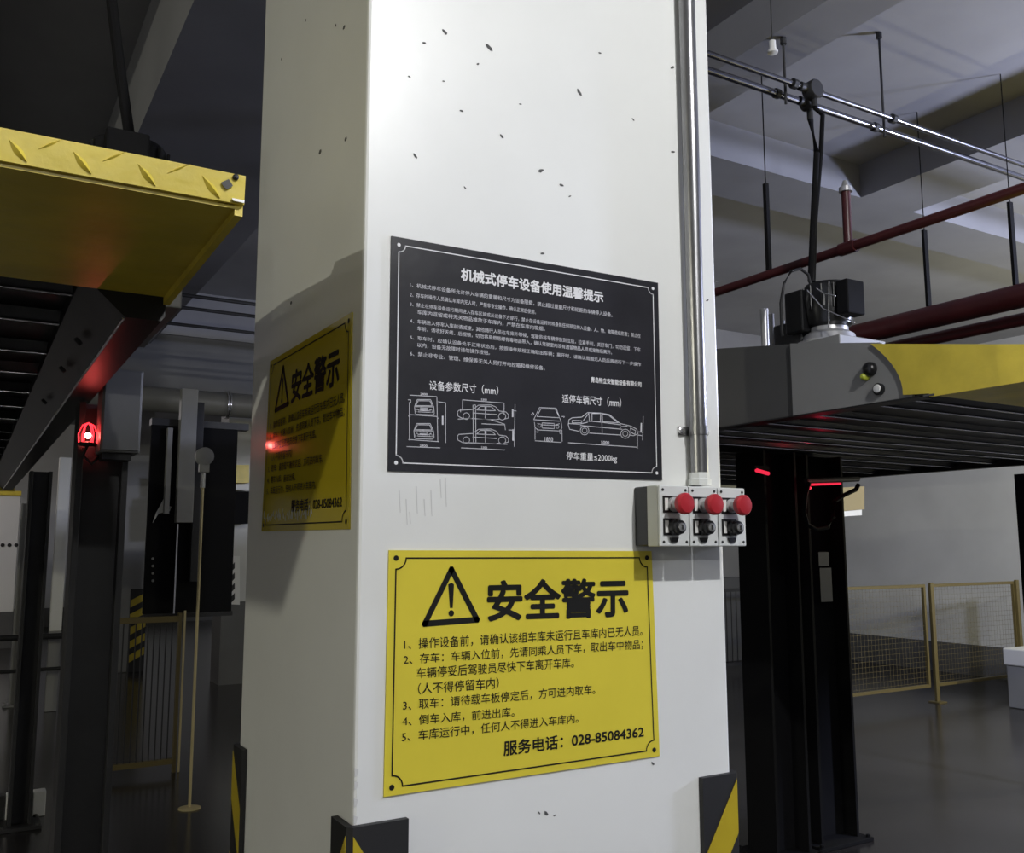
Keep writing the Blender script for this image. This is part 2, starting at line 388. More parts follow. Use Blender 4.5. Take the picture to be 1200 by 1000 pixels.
for r in BL: bt(*r, m='gold_ink', bold=0.004)
bt('青岛特立安智能设备有限公司', 692.5, 441.5, 448.5, 751.5, 447.8, 454, 'company_lettering', 0.025)
bt('设备参数尺寸（mm）', 503, 446, 457, 584, 452.3, 463.5, 'caption_lettering', 0.008)
bt('适停车辆尺寸（mm）', 658.8, 462, 472.3, 728, 466.5, 477.7, 'caption_lettering', 0.008)
bt('停车重量≤2000kg', 663.7, 529.5, 540, 723, 532.5, 543.5, 'caption_lettering', 0.008)
def dz(x, y, ox=440): return black.uv(on(1, -0.0036, ox+x/6.667, 420+y/6.667))
def drawing(lines, ox, name, w=0.0011, m='gold_ink'):
    mb = MB()
    for ln in lines: black.ribbon([dz(x, y, ox) for x, y in ln], w, mb)
    mb.build(name, m, bs)
def circ(cx, cy, r, ry=None): return [(cx+r*math.cos(k/12*2*math.pi), cy+(ry or r)*math.sin(k/12*2*math.pi)) for k in range(13)]
def front_car(ox, oy, s=1.0):
    f = lambda pts: [(ox+x*s, oy+y*s) for x, y in pts]
    return [f([(0,60),(22,5),(125,5),(150,62)]), f([(0,60),(5,110),(12,120),(140,125),(155,115),(150,62),(0,60)]), f([(10,52),(28,14),(120,15),(138,54),(10,52)]),
            f([(20,78),(40,90),(110,92),(132,80)]), f([(8,100),(145,105)]), f([(45,70),(100,72),(100,86),(45,84)]), f(circ(22,92,9)), f(circ(130,95,9))]
L = front_car(305, 318) + front_car(300, 505, 1.02)
L += [[(265,345),(265,640)],[(255,325),(275,325),(275,350)],[(480,310),(487,650)],[(265,440),(485,455)],[(258,635),(495,652)],[(268,288),(480,300)],[(490,340),(548,348),(548,660)],[(245,690),(505,700)],
      [(258,450),(270,460)],[(480,460),(492,470)]]
drawing(L, 440, 'front_view_drawing')
def side_car(ox, oy):
    f = lambda pts: [(ox+x, oy+y) for x, y in pts]
    return [f([(0,60),(10,45),(60,42),(120,38),(165,5),(260,3),(300,18),(325,50),(380,58),(400,80),(398,105),(370,112)]), f([(0,60),(5,90),(40,108),(120,110),(300,118),(330,112)]),
            f([(150,42),(180,14),(215,14),(215,45),(150,42)]), f([(225,14),(265,16),(298,48),(225,46),(225,14)]), f([(120,65),(310,78)]), f(circ(70,90,26)), f(circ(350,92,28)), f([(218,14),(218,108)])]
L = side_car(640, 362) + side_car(640, 550)
L += [[(762,365),(765,655)],[(782,370),(785,660)],[(770,365),(782,365)],[(645,475),(770,470),(900,480),(1010,515),(1015,560)],[(680,660),(1030,672)],[(830,512),(1010,520)],
      [(680,325),(1005,350),(1005,440)],[(680,325),(680,400)],[(670,700),(1010,716)],[(1090,360),(1085,690)],[(1070,410),(1100,412)],[(1040,560),(1075,562)],[(665,395),(665,420)]]
drawing(L, 440, 'side_view_drawing')
L = [[(170,480),(215,385),(345,390),(385,500)],[(195,455),(225,395),(338,398),(372,465),(195,455)],[(175,480),(385,492)],[(175,500),(180,540),(200,560),(375,568),(390,545),(385,500)],
     [(200,510),(240,520),(330,524),(370,512)],[(235,505),(330,510),(330,550),(235,545),(235,505)],[(180,545),(180,635)],[(390,560),(392,650)],[(200,550),(205,580),(185,575)],[(370,560),(375,590),(392,588)],
     [(150,440),(165,425),(172,440),(155,445)],[(390,455),(410,455),(405,465)],[(180,645),(385,658)],circ(215,525,13),circ(355,535,13)]
drawing(L, 600, 'small_car_drawing')
L = [[(440,520),(445,480),(470,465),(545,460),(590,425),(690,428),(760,440),(845,510),(930,530),(975,555),(985,590),(950,605),(915,600)],
     [(440,520),(450,555),(520,570)],[(605,585),(850,600)],[(445,510),(530,515),(590,500)],[(535,525),(700,540),(860,555)],[(555,490),(600,430),(605,495)],[(625,432),(625,492),(690,495),(692,432),(625,432)],
     [(705,438),(755,445),(830,505),(708,495),(705,438)],[(700,430),(705,590)],[(585,490),(700,500),(850,520)],[(470,485),(545,488),(545,505),(470,505),(470,485)],
     circ(567,565,34),circ(567,565,20),circ(885,590,36),circ(885,590,20),[(925,545),(965,565),(960,595),(930,580),(925,545)],[(840,555),(850,535),(900,530)],
     [(440,660),(980,695)],[(980,600),(980,705)],[(1025,455),(1020,640)],[(990,575),(1025,580)],[(985,600),(1015,605)]]
drawing(L, 600, 'saloon_car_drawing', 0.0013)
def dt(body, x0, y0, x1, y1, ox):
    q = [dz(x0, y0, ox), dz(x1, y0+(x1-x0)*.04, ox), dz(x1, y1+(x1-x0)*.04, ox), dz(x0, y1, ox)]
    black.text(body, q, bs, 'gold_ink', 'dimension_lettering', 0.02)
dt('1850', 255, 615, 320, 650, 600); dt('5000', 695, 645, 760, 668, 600); dt('2400', 350, 270, 405, 288, 440); dt('5300', 825, 315, 870, 332, 440)
dt('2400', 345, 673, 405, 692, 440); dt('5300', 825, 688, 872, 705, 440)
mb = MB()
for x, y0, y1 in ((525, 455, 515),(1072, 405, 455),(1075, 560, 640)): black.ribbon([dz(x, y0), dz(x, y1)], 0.0032, mb)
black.ribbon([dz(1010, 510, 600), dz(1008, 570, 600)], 0.0032, mb); mb.build('dimension_marks', 'gold_ink', bs)

# ================================================================== CONDUIT AND CONTROL BOXES
cdt = thing('conduit', 'grey galvanised steel conduit running down the pillar to the control boxes', 'conduit', (0.749, -0.021, 1.70))
MB().tube([(0.749, -0.021, 1.700), (0.749, -0.021, CZ-0.001)], 0.0185, 20).build('pipe', 'galv', cdt, True)
cl = MB().lathe((0.749, -0.021, 1.782), (0,0,1), [(0, 0.0205), (0.018, 0.0205)], 20).box(0.709, 0.789, -0.0045, -0.001, 1.782, 1.800).build('clamp', 'galv', cdt, True)
for x in (0.716, 0.783):
    MB().lathe((x, -0.0045, 1.791), (0,-1,0), [(0, .008), (.004, .008), (.0055, .005)], 12).build('screw', 'chrome', cl, True)
MB().lathe((0.749, -0.021, 1.676), (0,0,1), [(0,.024),(.012,.024),(.014,.021),(.026,.021)], 8).build('lock_nut', 'box', cdt)
zb0, zb1 = 1.549, 1.668
labs = ['leftmost grey control box with black back shell, its shadow on the yellow sign corner',
        'middle of the three grey control boxes with red stop buttons',
        'right grey control box with red stop button, jutting past the pillar edge']
for i in range(3):
    x0 = 0.5895 + i*0.0765; x1 = x0+0.0750; xc = (x0+x1)/2
    b = thing('control_box', labs[i], 'control box', (xc, 0, zb0))
    MB().box(x0+0.001, x1-0.001, -0.042, -0.0005, zb0, zb1, 0.003).build('back_shell', 'black' if i == 0 else 'box_side', b)
    MB().box(x0, x1, -0.074, -0.042, zb0-0.0005, zb1+0.0005, 0.002).build('front_shell', 'box_side', b)
    MB().box(x0+0.0005, x1-0.0005, -0.081, -0.0742, zb0, zb1, 0.002).build('cover', 'box', b)
    for sx in (x0+.0085, x1-.0085):
        for sz in (zb0+.0085, zb1-.0085):
            MB().lathe((sx, -0.0811, sz), (0,-1,0), [(0,.0028),(.0012,.0028),(.0016,.0015)], 8).build('screw', 'rubber', b)
    # legend plates
    for zc, nm in ((1.631, 'stop_legend'), (1.587, 'key_legend')):
        lp = MB().box(xc-0.030, xc+0.009, -0.0835, -0.0812, zc-0.0165, zc+0.0165, 0.0008).build(nm, 'black', b)
        MB().box(xc-0.0265, xc-0.018, -0.0842, -0.0836, zc-0.012, zc+0.012).build('legend_label', 'white', lp)
    xb = xc-0.004
    eb = MB().lathe((xb, -0.0836, 1.631), (0,-1,0), [(0,.0145),(.006,.0145),(.007,.011),(.022,.011)], 18).build('stop_collar', 'cast', b, True)
    MB().lathe((xb, -0.1056, 1.631), (0,-1,0), [(0,.0125),(.003,.0195),(.009,.0212),(.015,.0208),(.019,.017),(.0205,.006)], 24).build('stop_button', 'red', b, True)
    MB().lathe((xb, -0.0836, 1.586), (0,-1,0), [(0,.0155),(.012,.0155),(.014,.0135),(.02,.0135),(.021,.010)], 20).build('key_switch', 'black', b, True)
    MB().lathe((xb, -0.1048, 1.586), (0,-1,0), [(0,.0085),(.003,.0085),(.0035,.006)], 16).build('key_barrel', 'chrome', b, True)
    MB().box(xb-.001, xb+.001, -.1100, -.1084, 1.5815, 1.5905).build('key_slot', 'black', b)
    MB().prism([(xb-.011, -.0815, 1.566), (xb+.011, -.0815, 1.566), (xb+.007, -.0815, 1.557), (xb-.007, -.0815, 1.557)], (0,-.003,0)).build('lock_tab', 'rubber', b)

# ================================================================== LEFT PARKING PLATFORM
lp = thing('lift_platform', 'raised parking platform with yellow chequer-plate front edge, left of the pillar', 'platform', (-1.4, -0.147, 2.0))
XR, XL, YF, YR = -0.248, -2.55, -0.148, 6.9
# yellow folded lip and sloping ramp sheet behind it
MB().prism([(XL, YF, 2.056), (XL, YF-0.003, 2.100), (XL, YF+0.25, 2.130), (XL, YF+0.25, 2.124), (XL, YF+0.006, 2.094), (XL, YF+0.006, 2.056)], (XR-XL, 0, 0)).build('chequer_lip', 'yellow_steel', lp)
MB().box(XL, XR-0.012, YF+0.007, 0.43, 2.050, 2.055).build('ramp_underplate', 'yellow_steel', lp)
MB().prism([(XR-.012, YF+.007, 2.040), (XR-.012, YF+.007, 2.092), (XR-.012, 0.43, 2.130), (XR-.012, 0.43, 2.034)], (0.012, 0, 0)).build('ramp_cheek', 'yellow_steel', lp)
def tread(px, py, qx, qy, hw, m=None):
    a = on(1, YF-0.003, px, py); b = on(1, YF-0.003, qx, qy); d = b-a; n = Vector((-d.z, 0, d.x)).normalized(); N = 8
    up, dn, rd = [], [], []
    for k in range(N+1):
        t = k/N; c = a + d*t; w = hw*math.sin(math.pi*t)+0.0002
        up.append((c.x+n.x*w, YF-0.001, c.z+n.z*w)); dn.append((c.x-n.x*w, YF-0.001, c.z-n.z*w)); rd.append((c.x, YF-0.003-0.0032*math.sin(math.pi*t), c.z))
    mb = MB(); bm = mb.bm
    U = [bm.verts.new(p) for p in up]; Dn = [bm.verts.new(p) for p in dn]; Rr = [bm.verts.new(p) for p in rd]
    for k in range(N):
        bm.faces.new((U[k], U[k+1], Rr[k+1], Rr[k])); bm.faces.new((Rr[k], Rr[k+1], Dn[k+1], Dn[k]))
    bmesh.ops.recalc_face_normals(bm, faces=bm.faces[:])
    mb.build('tread', 'yellow_steel', lp)
for k in range(10):       # the raised tear-shaped treads; spacing read off the four in view, carried on out of frame
    dx = 75.5
    tread(233-k*dx+4, 205-k*14.2+1, 258-k*dx, 232-k*14.2, 0.0056)
    tread(192-k*dx+4, 205-k*14.2-2, 222-k*dx+2, 192-k*14.2, 0.0022)
MB().lathe(tuple(on(1, YF-0.003, 276, 208)), (0,-1,0), [(0,.0045),(.003,.0045),(.005,.002)], 12).build('bolt', 'rubber', lp)
MB().prism([tuple(on(1, YF-0.0045, *p)) for p in ((259,214),(268,210),(273,218),(266,222),(262,219))], (0,-.0008,0)).build('bare_patch', 'chip', lp)
MB().prism([tuple(on(1, YF-0.005, *p)) for p in ((272,232),(287,235),(286,238),(273,235))], (0,.004,0)).build('bright_edge', 'chrome', lp)
# box girders each side, deck sheet, cross ribs, rear lip
for sx in (1, -1):
    mx = lambda x: x if sx == 1 else (XL+XR)-x
    MB().prism([(mx(x), 0.431, z) for x, z in ((-.41,2.105),(-.41,2.075),(-.33,2.0),(-.262,2.0),(-.255,2.01),(-.255,2.105))], (0, YR-0.46, 0)).build('side_girder', 'dark_steel', lp)
    MB().tube([(mx(-.331), 0.44, 2.0005), (mx(-.331), YR-0.04, 2.0005)], 0.0035, 8).build('girder_glint', 'rib', lp, True)  # added bright tube that draws the highlight along the girder's lower edge
    for yy in (0.85, 1.25, 1.9):
        MB().lathe((mx(-.372), yy, 2.030), (-sx*0.7, 0, -0.7), [(0,.010),(.008,.010),(.010,.006)], 8).build('bolt', 'post_steel', lp)
MB().box(XL+0.1, XR-0.16, 0.431, YR-0.03, 2.106, 2.114).build('deck_sheet', 'deck', lp)
MB().box(XL, XR-0.01, 0.431, YR-0.03, 2.115, 2.130).build('deck_top', 'deck', lp)
ys = [0.46, 0.62, 0.92, 1.31, 1.66, 2.06, 2.44, 2.84, 3.34, 3.7, 4.1, 4.5, 4.9, 5.3, 5.7, 6.1, 6.5]
for yy in ys:
    r = MB().prism([(XL+0.16, yy-.03, 2.105), (XL+0.16, yy-.012, 2.078), (XL+0.16, yy+.012, 2.078), (XL+0.16, yy+.03, 2.105)], (XR-XL-0.325, 0, 0)).build('cross_rib', 'deck', lp)
    MB().tube([(XL+.16, yy-.014, 2.0745), (XR-.165, yy-.014, 2.0745)], .0033, 8).build('rib_glint', 'rib', r, True)  # added bright tube, stands in for the rib's highlight line
MB().box(XL, XR, YR-0.028, YR, 1.99, 2.15).build('rear_lip', 'yellow_steel', lp)

# ================================================================== RIGHT PARKING PLATFORM
rp = thing('lift_platform', 'raised parking platform with grey side plate and yellow end cheek, right of the pillar', 'platform', (3.4, 1.7, 2.05))
XS = 2.175; XE = 4.95; RY = 4.06
def topz(y): return 2.155 + (y-0.096)*0.198
def curve_y(t):   # curved joint of yellow cheek and grey plate, t = 0 at the foot, 1 at the top
    return 0.515 + 0.12*(t**2.2)
foot = 2.052
ycur = []
for k in range(9):
    t = k/8; py = 463 - t*60; px = 1058 - 38*(t**2.1)
    q = on(0, XS-0.010, px, py); ycur.append((q.y, q.z))
grey = [(RY, foot)] + [(ycur[0][0], foot)] + [(y, z) for y, z in ycur[1:]] + [(RY, topz(min(RY, 1.9)))]
grey = [(1.02, foot-.0), (ycur[0][0]-.03, foot)] + [(y-.03, z) for y, z in ycur[1:-1]] + [(ycur[-1][0]-.03, ycur[-1][1]), (1.02, topz(1.02)+.085*0)]
MB().prism([(XS, y, z) for y, z in grey], (0.012, 0, 0)).build('side_plate', 'grey_steel', rp)
ytop = ycur[-1]
yel = [(ycur[0][0], foot+.003)] + ycur[1:] + [(0.60, ytop[1]-.002), (0.30, topz(0.30)-.002), (-0.42, 2.060), (-0.42, 2.052), (0.40, 2.042), (0.40, 2.052)]
yel = ycur + [(-0.42, topz(-.42)+.004), (-0.42, 2.045), (0.42, 2.040), (0.42, 2.052)]
MB().prism([(XS-0.010, y, z) for y, z in yel], (0.008, 0, 0)).build('yellow_cheek', 'yellow_steel', rp)
MB().prism([(XS+.013, 1.025, foot), (XS+.013, RY, foot), (XS+.013, RY, 2.42), (XS+.013, 1.6, 2.42), (XS+.013, 1.025, topz(1.02))], (0.012, 0, 0)).build('rear_side_plate', 'rear_plate', rp)  # rear part of the side plate, in a darker grey
MB().prism([(XS-.006, 0.46, 2.046), (XS-.006, 0.46, 2.051), (XS-.006, RY, 2.051), (XS-.006, RY, 2.046)], (0.07, 0, 0)).build('bottom_flange', 'dark_steel', rp)
MB().box(XS+.03, XE, -0.42, 0.43, 2.050, 2.056).build('ramp_underplate', 'yellow_steel', rp)
MB().prism([(XS+.03, -0.42, 2.06), (XS+.03, 0.65, 2.26), (XS+.03, 0.65, 2.266), (XS+.03, -0.42, 2.066)], (XE-XS-.03, 0, 0)).build('ramp_sheet', 'yellow_steel', rp)
MB().box(XS+.03, XE, 0.66, RY, 2.20, 2.22).build('deck_top', 'deck', rp)
MB().box(XS+.03, XE, 0.45, RY-.03, 2.075, 2.082).build('deck_sheet', 'deck', rp)
MB().box(XE-.05, XE+.0, 0.66, RY, 2.03, 2.199).build('side_girder', 'dark_steel', rp)
MB().box(XS+.03, XE, RY-.028, RY+.04, 1.99, 2.19).build('rear_beam', 'dark_steel', rp)
for k, yy in enumerate([0.55, 0.69, 0.97, 1.24, 1.50, 1.66, 1.92, 2.2, 2.5, 2.8, 3.1, 3.4, 3.7]):
    r = MB().prism([(XS+.068, yy-.035, 2.074), (XS+.068, yy-.014, 2.053), (XS+.068, yy+.014, 2.053), (XS+.068, yy+.035, 2.074)], (XE-XS-.12, 0, 0)).build('cross_rib', 'deck', rp)
    MB().tube([(XS+.068, yy-.016, 2.0495), (XE-.055, yy-.016, 2.0495)], .0033, 8).build('rib_glint', 'rib', r, True)  # added highlight tube, as under the left ribs
def knob(px, py, r, prof, m, name, label=None):
    c = on(0, XS-.002, px, py); return MB().lathe(tuple(c), (-1,0,0), [(h, r*k) for h, k in prof], 18).build(name, m, rp, True, label)
dome = [(0,1),(.012,1),(.022,.8),(.028,.4)]
knob(1020.5, 433, 0.0265, dome, 'black', 'buffer_knob'); knob(1015.5, 442, 0.014, dome, 'lime', 'small_knob')
knob(1031, 456.5, 0.0215, dome[:2]+[(.014,.9)], 'black', 'lamp_bezel'); knob(1031, 456, 0.0155, [(.015,1),(.019,.85),(.021,.3)], 'white', 'lamp_lens')
MB().box(XS-.014, XS-.011, 0.40, 0.44, 2.043, 2.049).build('edge_notch', 'chip', rp)

# ---- lift motors with cast bases, one on each platform
def lift_motor(label, cx_, cy_, zb, plate_x0, zlow):
    mo = thing('lift_motor', label, 'motor', (cx_, cy_, zlow))
    MB().box(plate_x0, cx_+.12, cy_-.17, cy_+.36, zlow+.001, zb+.004, .004).build('mounting_plate', 'grey_steel', mo)
    MB().lathe((cx_, cy_, zb+.005), (0,0,1), [(0,.125),(.012,.125),(.016,.105),(.04,.098),(.055,.075),(.07,.075)], 28).build('flange', 'cast', mo, True)
    MB().lathe((cx_, cy_-.005, zb+.076), (0,0,1), [(0,.075),(.01,.088),(.06,.098),(.16,.098),(.175,.088),(.18,.05)], 24).build('stator', 'black', mo, True)
    for k in range(14):
        a = k/14*2*math.pi; c, s_ = math.cos(a), math.sin(a)
        MB().tube([(cx_+.102*c, cy_-.005+.102*s_, zb+.14), (cx_+.102*c, cy_-.005+.102*s_, zb+.235)], .004, 6).build('cooling_fin', 'black', mo)
    MB().box(cx_-.07, cx_+.03, cy_-.155, cy_-.10, zb+.10, zb+.235, .006).build('terminal_box', 'matte', mo)
    MB().box(cx_-.115, cx_-.06, cy_+.03, cy_+.12, zb+.06, zb+.23, .006).build('brake_cover', 'black', mo)
    return mo
def mz(px, py, x=2.35): return on(0, x, px, py)
b0 = mz(972, 404); zb = b0.z-.01
mo = lift_motor('black electric lift motor on a pale cast flange, on top of the right platform', 2.35, b0.y, zb, XS+.03, 2.22)
cx_, cy_ = 2.35, b0.y
MB().tube([tuple(mz(971, 385, 2.235)), tuple(mz(971.5, 330, 2.235))], .0028, 8).build('glint_rod', 'chrome', mo)  # chrome rod and streaks stand in for white highlights on the motor
MB().tube([tuple(mz(946, 340, 2.23)), tuple(mz(965, 362, 2.225)), tuple(mz(1002, 378, 2.23))], .0026, 8).build('glint_streak', 'chrome', mo)
MB().tube([tuple(mz(957, 338, 2.23)), tuple(mz(966, 344, 2.225)), tuple(mz(979, 347, 2.23))], .0024, 8).build('glint_streak', 'chrome', mo)
MB().tube([tuple(mz(966, 344, 2.23)), tuple(mz(966, 358, 2.23))], .0035, 8).build('glint_streak', 'chrome', mo)
for px, h, rr, m_ in ((897, 40, .018, 'cast'), (905, 34, .012, 'grey_steel'), (918, 26, .010, 'grey_steel'), (924, 16, .006, 'chrome'), (942, 18, .006, 'chrome')):
    a = mz(px, 402, 2.3); t_ = mz(px, 402-h, 2.3)
    MB().tube([(2.3, a.y, zb+.005 if h < 30 else zb-.02), (2.3, a.y, t_.z)], rr, 12).build('valve_tube', m_, mo, True)
a = mz(925, 395, 2.31); MB().box(2.27, 2.35, a.y-.10, a.y+.05, zb+.005, zb+.12, .006).build('valve_block', 'post_steel', mo)
q1 = on(1, 0.98, 152, 166); q2 = on(1, 1.0, 141, 85); q3 = on(1, 1.0, 130, -6)
lift_motor('black lift motor peeping over the yellow front edge of the left platform', q1.x, 1.0, q1.z-.262, q1.x-.15, 2.13)
tag(MB().tube([(q1.x, 1.0, q1.z-.001), tuple(q1+Vector((0,0.02,.03))), tuple(q2), tuple(q3), (q3.x-.03, 1.0, CZ-.001)], 0.014, 10).build('hanging_cable', 'matte', smooth=True),
    'thick black cable hanging from the ceiling to the left platform', 'cable')
jn = Vector((2.52, 1.15, 3.54)); jn2 = Vector((2.60, 1.245, 3.54))
pts = [tuple(jn2 + Vector((0.012,0,-.077)))] + [tuple(on(1, 1.12, x, y)) for x, y in ((957,180),(953,260),(950,330))]
tag(MB().tube(pts, .013, 10).build('hanging_cable', 'matte', smooth=True), 'thick black cable hanging from the ceiling conduit down to the lift motor', 'cable')
pts = [tuple(jn + Vector((.01,0,-.077)))] + [tuple(on(1, 1.14, x, y)) for x, y in ((964,135),(962,180),(955,262),(953,330))]
tag(MB().tube(pts, .010, 10).build('hanging_cable', 'matte', smooth=True), 'thinner black cable beside the thick one above the lift motor', 'cable')
pts = [tuple(on(1, 1.08, x, y)) for x, y in ((950,335),(947,322),(938,315),(927,318),(919,332),(915,355),(916,385),(917,394))]
tag(MB().tube(pts, .006, 8).build('curved_cable', 'rubber', smooth=True), 'thin black cable looping out to the left of the lift motor', 'cable')

# ---- ceiling conduits with junction boxes and hanger rods
for nm, y, lab in (('ceiling_conduit', 1.15, 'upper of the two thin steel conduits slung under the right ceiling'), ('ceiling_conduit', 1.25, 'lower of the two thin steel conduits under the right ceiling')):
    tag(MB().tube([(0.84, y, 3.54), (9.9, y, 3.54)], 0.0125 if y < 1.2 else .016, 12).build(nm, 'slung', smooth=True), lab, 'conduit')
for c, r, lab in ((jn, .042, 'round junction box on the upper ceiling conduit'), (jn2, .032, 'small junction fitting on the lower ceiling conduit with cables dropping')):
    t = thing('junction_box', lab, 'junction box', tuple(c))
    MB().lathe((c.x, c.y-.03, c.z), (0,1,0), [(0,r*.9),(.006,r),(.05,r),(.056,r*.9)], 18).build('body', 'post_steel', t, True)
    MB().tube([(c.x-r*1.8, c.y, c.z), (c.x+r*1.3, c.y, c.z)], .02, 12).build('coupling', 'post_steel', t, True)
    MB().tube([(c.x+.01, c.y, c.z), (c.x+.01, c.y, c.z-.075)], .014, 10).build('spout', 'rubber', t, True)
rod_defs = [(921, 1.2, 3.779, 'left threaded hanger rod holding the ceiling conduits'), (1035, 1.2, 3.999, 'middle threaded hanger rod holding the ceiling conduits')]
for px, y, ztop, lab in rod_defs:
    x = on(1, y, px, 120 if px < 1000 else 130).x
    t = thing('hanger_rod', lab, 'rod', (x, y, ztop))
    MB().tube([(x, y, 3.47), (x, y, ztop)], .006, 8).build('rod', 'post_steel', t)
    MB().lathe((x, y, ztop-.03), (0,0,1), [(0,.014),(.028,.014)], 8).build('anchor', 'post_steel', t)
    for yy in (1.15, 1.25):
        MB().lathe((x-.012, yy, 3.54), (1,0,0), [(0,.022),(.024,.022)], 12).build('pipe_clip', 'post_steel', t)
x = on(1, 1.0, 905, 50).x; z0 = on(1, 1.0, 905, 63).z
t = thing('pendant_lamp_holder', 'small white bulb holder hanging on a thin wire from the ceiling', 'lamp holder', (x, 1.0, z0))
MB().tube([(x, 1.0, z0+.06), (x, 1.0, CZ-.001)], .0025, 6).build('wire', 'rubber', t)
MB().lathe((x, 1.0, z0), (0,0,1), [(0,.010),(.004,.021),(.014,.021),(.016,.015),(.055,.0135),(.06,.006)], 14).build('holder', 'white', t, True)

# ---- red fire pipes
fp = thing('fire_pipe', 'thin dark red fire pipe crossing the right ceiling below the conduits', 'pipe', (2.57, 1.5, 2.80))
MB().tube([(2.57, -7.7, 2.80), (2.57, 6.19, 2.80)], .021, 14).build('pipe', 'red_pipe', fp, True)
MB().tube([(2.57, 1.04, 2.80), (2.57, 1.04, 3.045)], .019, 12).build('riser', 'red_pipe', fp, True)
MB().lathe((2.57, 1.04, 3.045), (0,0,1), [(0,.028),(.02,.028),(.024,.018),(.05,.010)], 12).build('sprinkler_cap', 'cast', fp, True)
MB().lathe((2.57, 1.00, 2.80), (0,1,0), [(0,.028),(.08,.028)], 14).build('tee', 'red_pipe', fp, True)
for y in (1.49, 4.0, -0.3):
    h = MB().box(2.56, 2.58, y-.010, y+.010, 2.82, 3.24).build('hanger', 'matte', fp)
    MB().tube([(2.57, y, 3.24), (2.57, y, 3.779 if y < 2.2 else 3.999)], .003, 6).build('hanger_rod', 'matte', h)
bp = thing('sprinkler_main', 'thick dark red fire main running above the right platform', 'pipe', (3.95, 1.5, 2.80))
MB().tube([(3.95, -7.7, 2.80), (3.95, 6.19, 2.80)], .062, 20).build('pipe', 'red_pipe', bp, True)
MB().tube([(4.08, -7.7, 2.71), (4.08, 6.19, 2.71)], .035, 14).build('second_pipe', 'red_pipe', bp, True)
for y in (1.635, 1.14, -1.0, 3.6):
    h = MB().box(3.935, 3.965, y-.008, y+.008, 2.862, 3.3).build('hanger', 'matte', bp)
    MB().tube([(3.95, y, 3.3), (3.95, y, 3.999)], .003, 6).build('hanger_rod', 'matte', h)
for y in (0.4, 2.6):
    MB().lathe((3.95, y, 2.80), (0,1,0), [(0,.072),(.06,.072)], 18).build('coupling', 'red_pipe', bp, True)

# ================================================================== RIGHT LIFT POSTS AND WHAT STANDS BEHIND
def hpost(name, label, x0, x1, y0, y1, z1, m='post_steel'):
    t = thing(name, label, 'post', ((x0+x1)/2, (y0+y1)/2, 0)); f = 0.018; yc = (y0+y1)/2
    MB().box(x0, x0+f, y0, y1, 0.021, z1, .002).build('flange', m, t); MB().box(x1-f, x1, y0, y1, 0.021, z1, .002).build('flange', m, t)
    MB().box(x0+f, x1-f, yc-.01, yc+.01, 0.021, z1).build('web', m, t)
    MB().box(x0-.05, x1+.05, y0-.05, y1+.05, 0.001, 0.02, .002).build('base_plate', m, t)
    for sx in (x0-.03, x1+.03):
        for sy in (y0-.03, y1+.03): MB().lathe((sx, sy, .02), (0,0,1), [(0,.012),(.012,.012),(.014,.007)], 6).build('anchor_bolt', m, t)
    return t
hpost('lift_post', 'black steel lift post under the right platform, nearer to the pillar', 2.96, 3.20, 1.95, 2.15, 2.04, 'matte')
p2 = hpost('lift_post', 'black steel lift post with grey stickers, right of its twin', 3.33, 3.62, 2.0, 2.2, 2.04, 'matte')
for (x0, x1, z0, z1) in ((3.395, 3.475, 1.44, 1.515), (3.40, 3.49, 1.25, 1.43)):
    MB().box(x0, x1, 1.9965, 1.9985, z0, z1).build('sticker', 'post_steel', p2)
hpost('lift_post', 'slim black post at the right edge of the photo under the platform', on(1, 2.12, 1194, 640).x, on(1, 2.12, 1194, 640).x+.08, 2.0, 2.12, 2.02, 'matte')
q = on(1, 1.9, 968, 569)
sb = thing('warning_light', 'red strip light under the right platform with a black cable loop', 'light', (q.x, 1.9, 1.86))
a = on(1, 1.9, 950, 568); b = on(1, 1.9, 1008, 565)
MB().tube([tuple(a), tuple(on(1,1.9,985,567))], .006, 10).build('red_strip', 'lens_dim', sb, True)
MB().tube([tuple(a+Vector((0,.03,.02))), tuple(b+Vector((.02,.03,.02)))], .016, 10).build('bracket', 'post_steel', sb, True)
pts = [on(1, 1.88, x, y) for x, y in ((948,566),(944,580),(942,600),(946,615),(957,621),(970,618),(977,606),(978,588),(990,580),(1003,574),(1006,568))]
MB().tube([tuple(p) for p in pts], .012, 8).build('cable_loop', 'matte', sb, True)
c = on(1, 1.88, 948, 572); MB().sphere(tuple(c), .012).build('red_lens', 'lens_dim', sb, True)
c = on(1, 1.9, 893, 553)
t = thing('small_red_light', 'small red light glowing under the right platform close to the pillar', 'light', tuple(c))
MB().box(c.x-.05, c.x+.05, c.y, c.y+.02, c.z+.012, c.z+.03).build('holder', 'matte', t)
MB().tube([(c.x-.04, c.y, c.z+.006), (c.x+.045, c.y, c.z-.008)], .010, 8).build('lens', 'lens_dim', t, True)
l = lamp('red_strip_glow', tuple(on(1, 1.84, 965, 574)), 0.25, (1, .03, .08), .01)

def board(px4, y, th, m, name, label, cat):
    pts = [tuple(on(1, y, *p)) for p in px4]
    return tag(MB().prism(pts, (0, th, 0)).build(name, m), label, cat)
def rplate(px4, m):
    MB().prism([tuple(on(1, RY+.042, *p)) for p in px4], (0, .03, 0)).build('rear_plate', m, rp)
rplate([(978,572),(1013,570),(1013,597),(978,600)], 'tan')
rplate([(868,560),(891,558),(891,611),(868,613)], 'tan')
rplate([(978,600.5),(1010,597.5),(1010,604),(978,606)], 'white')

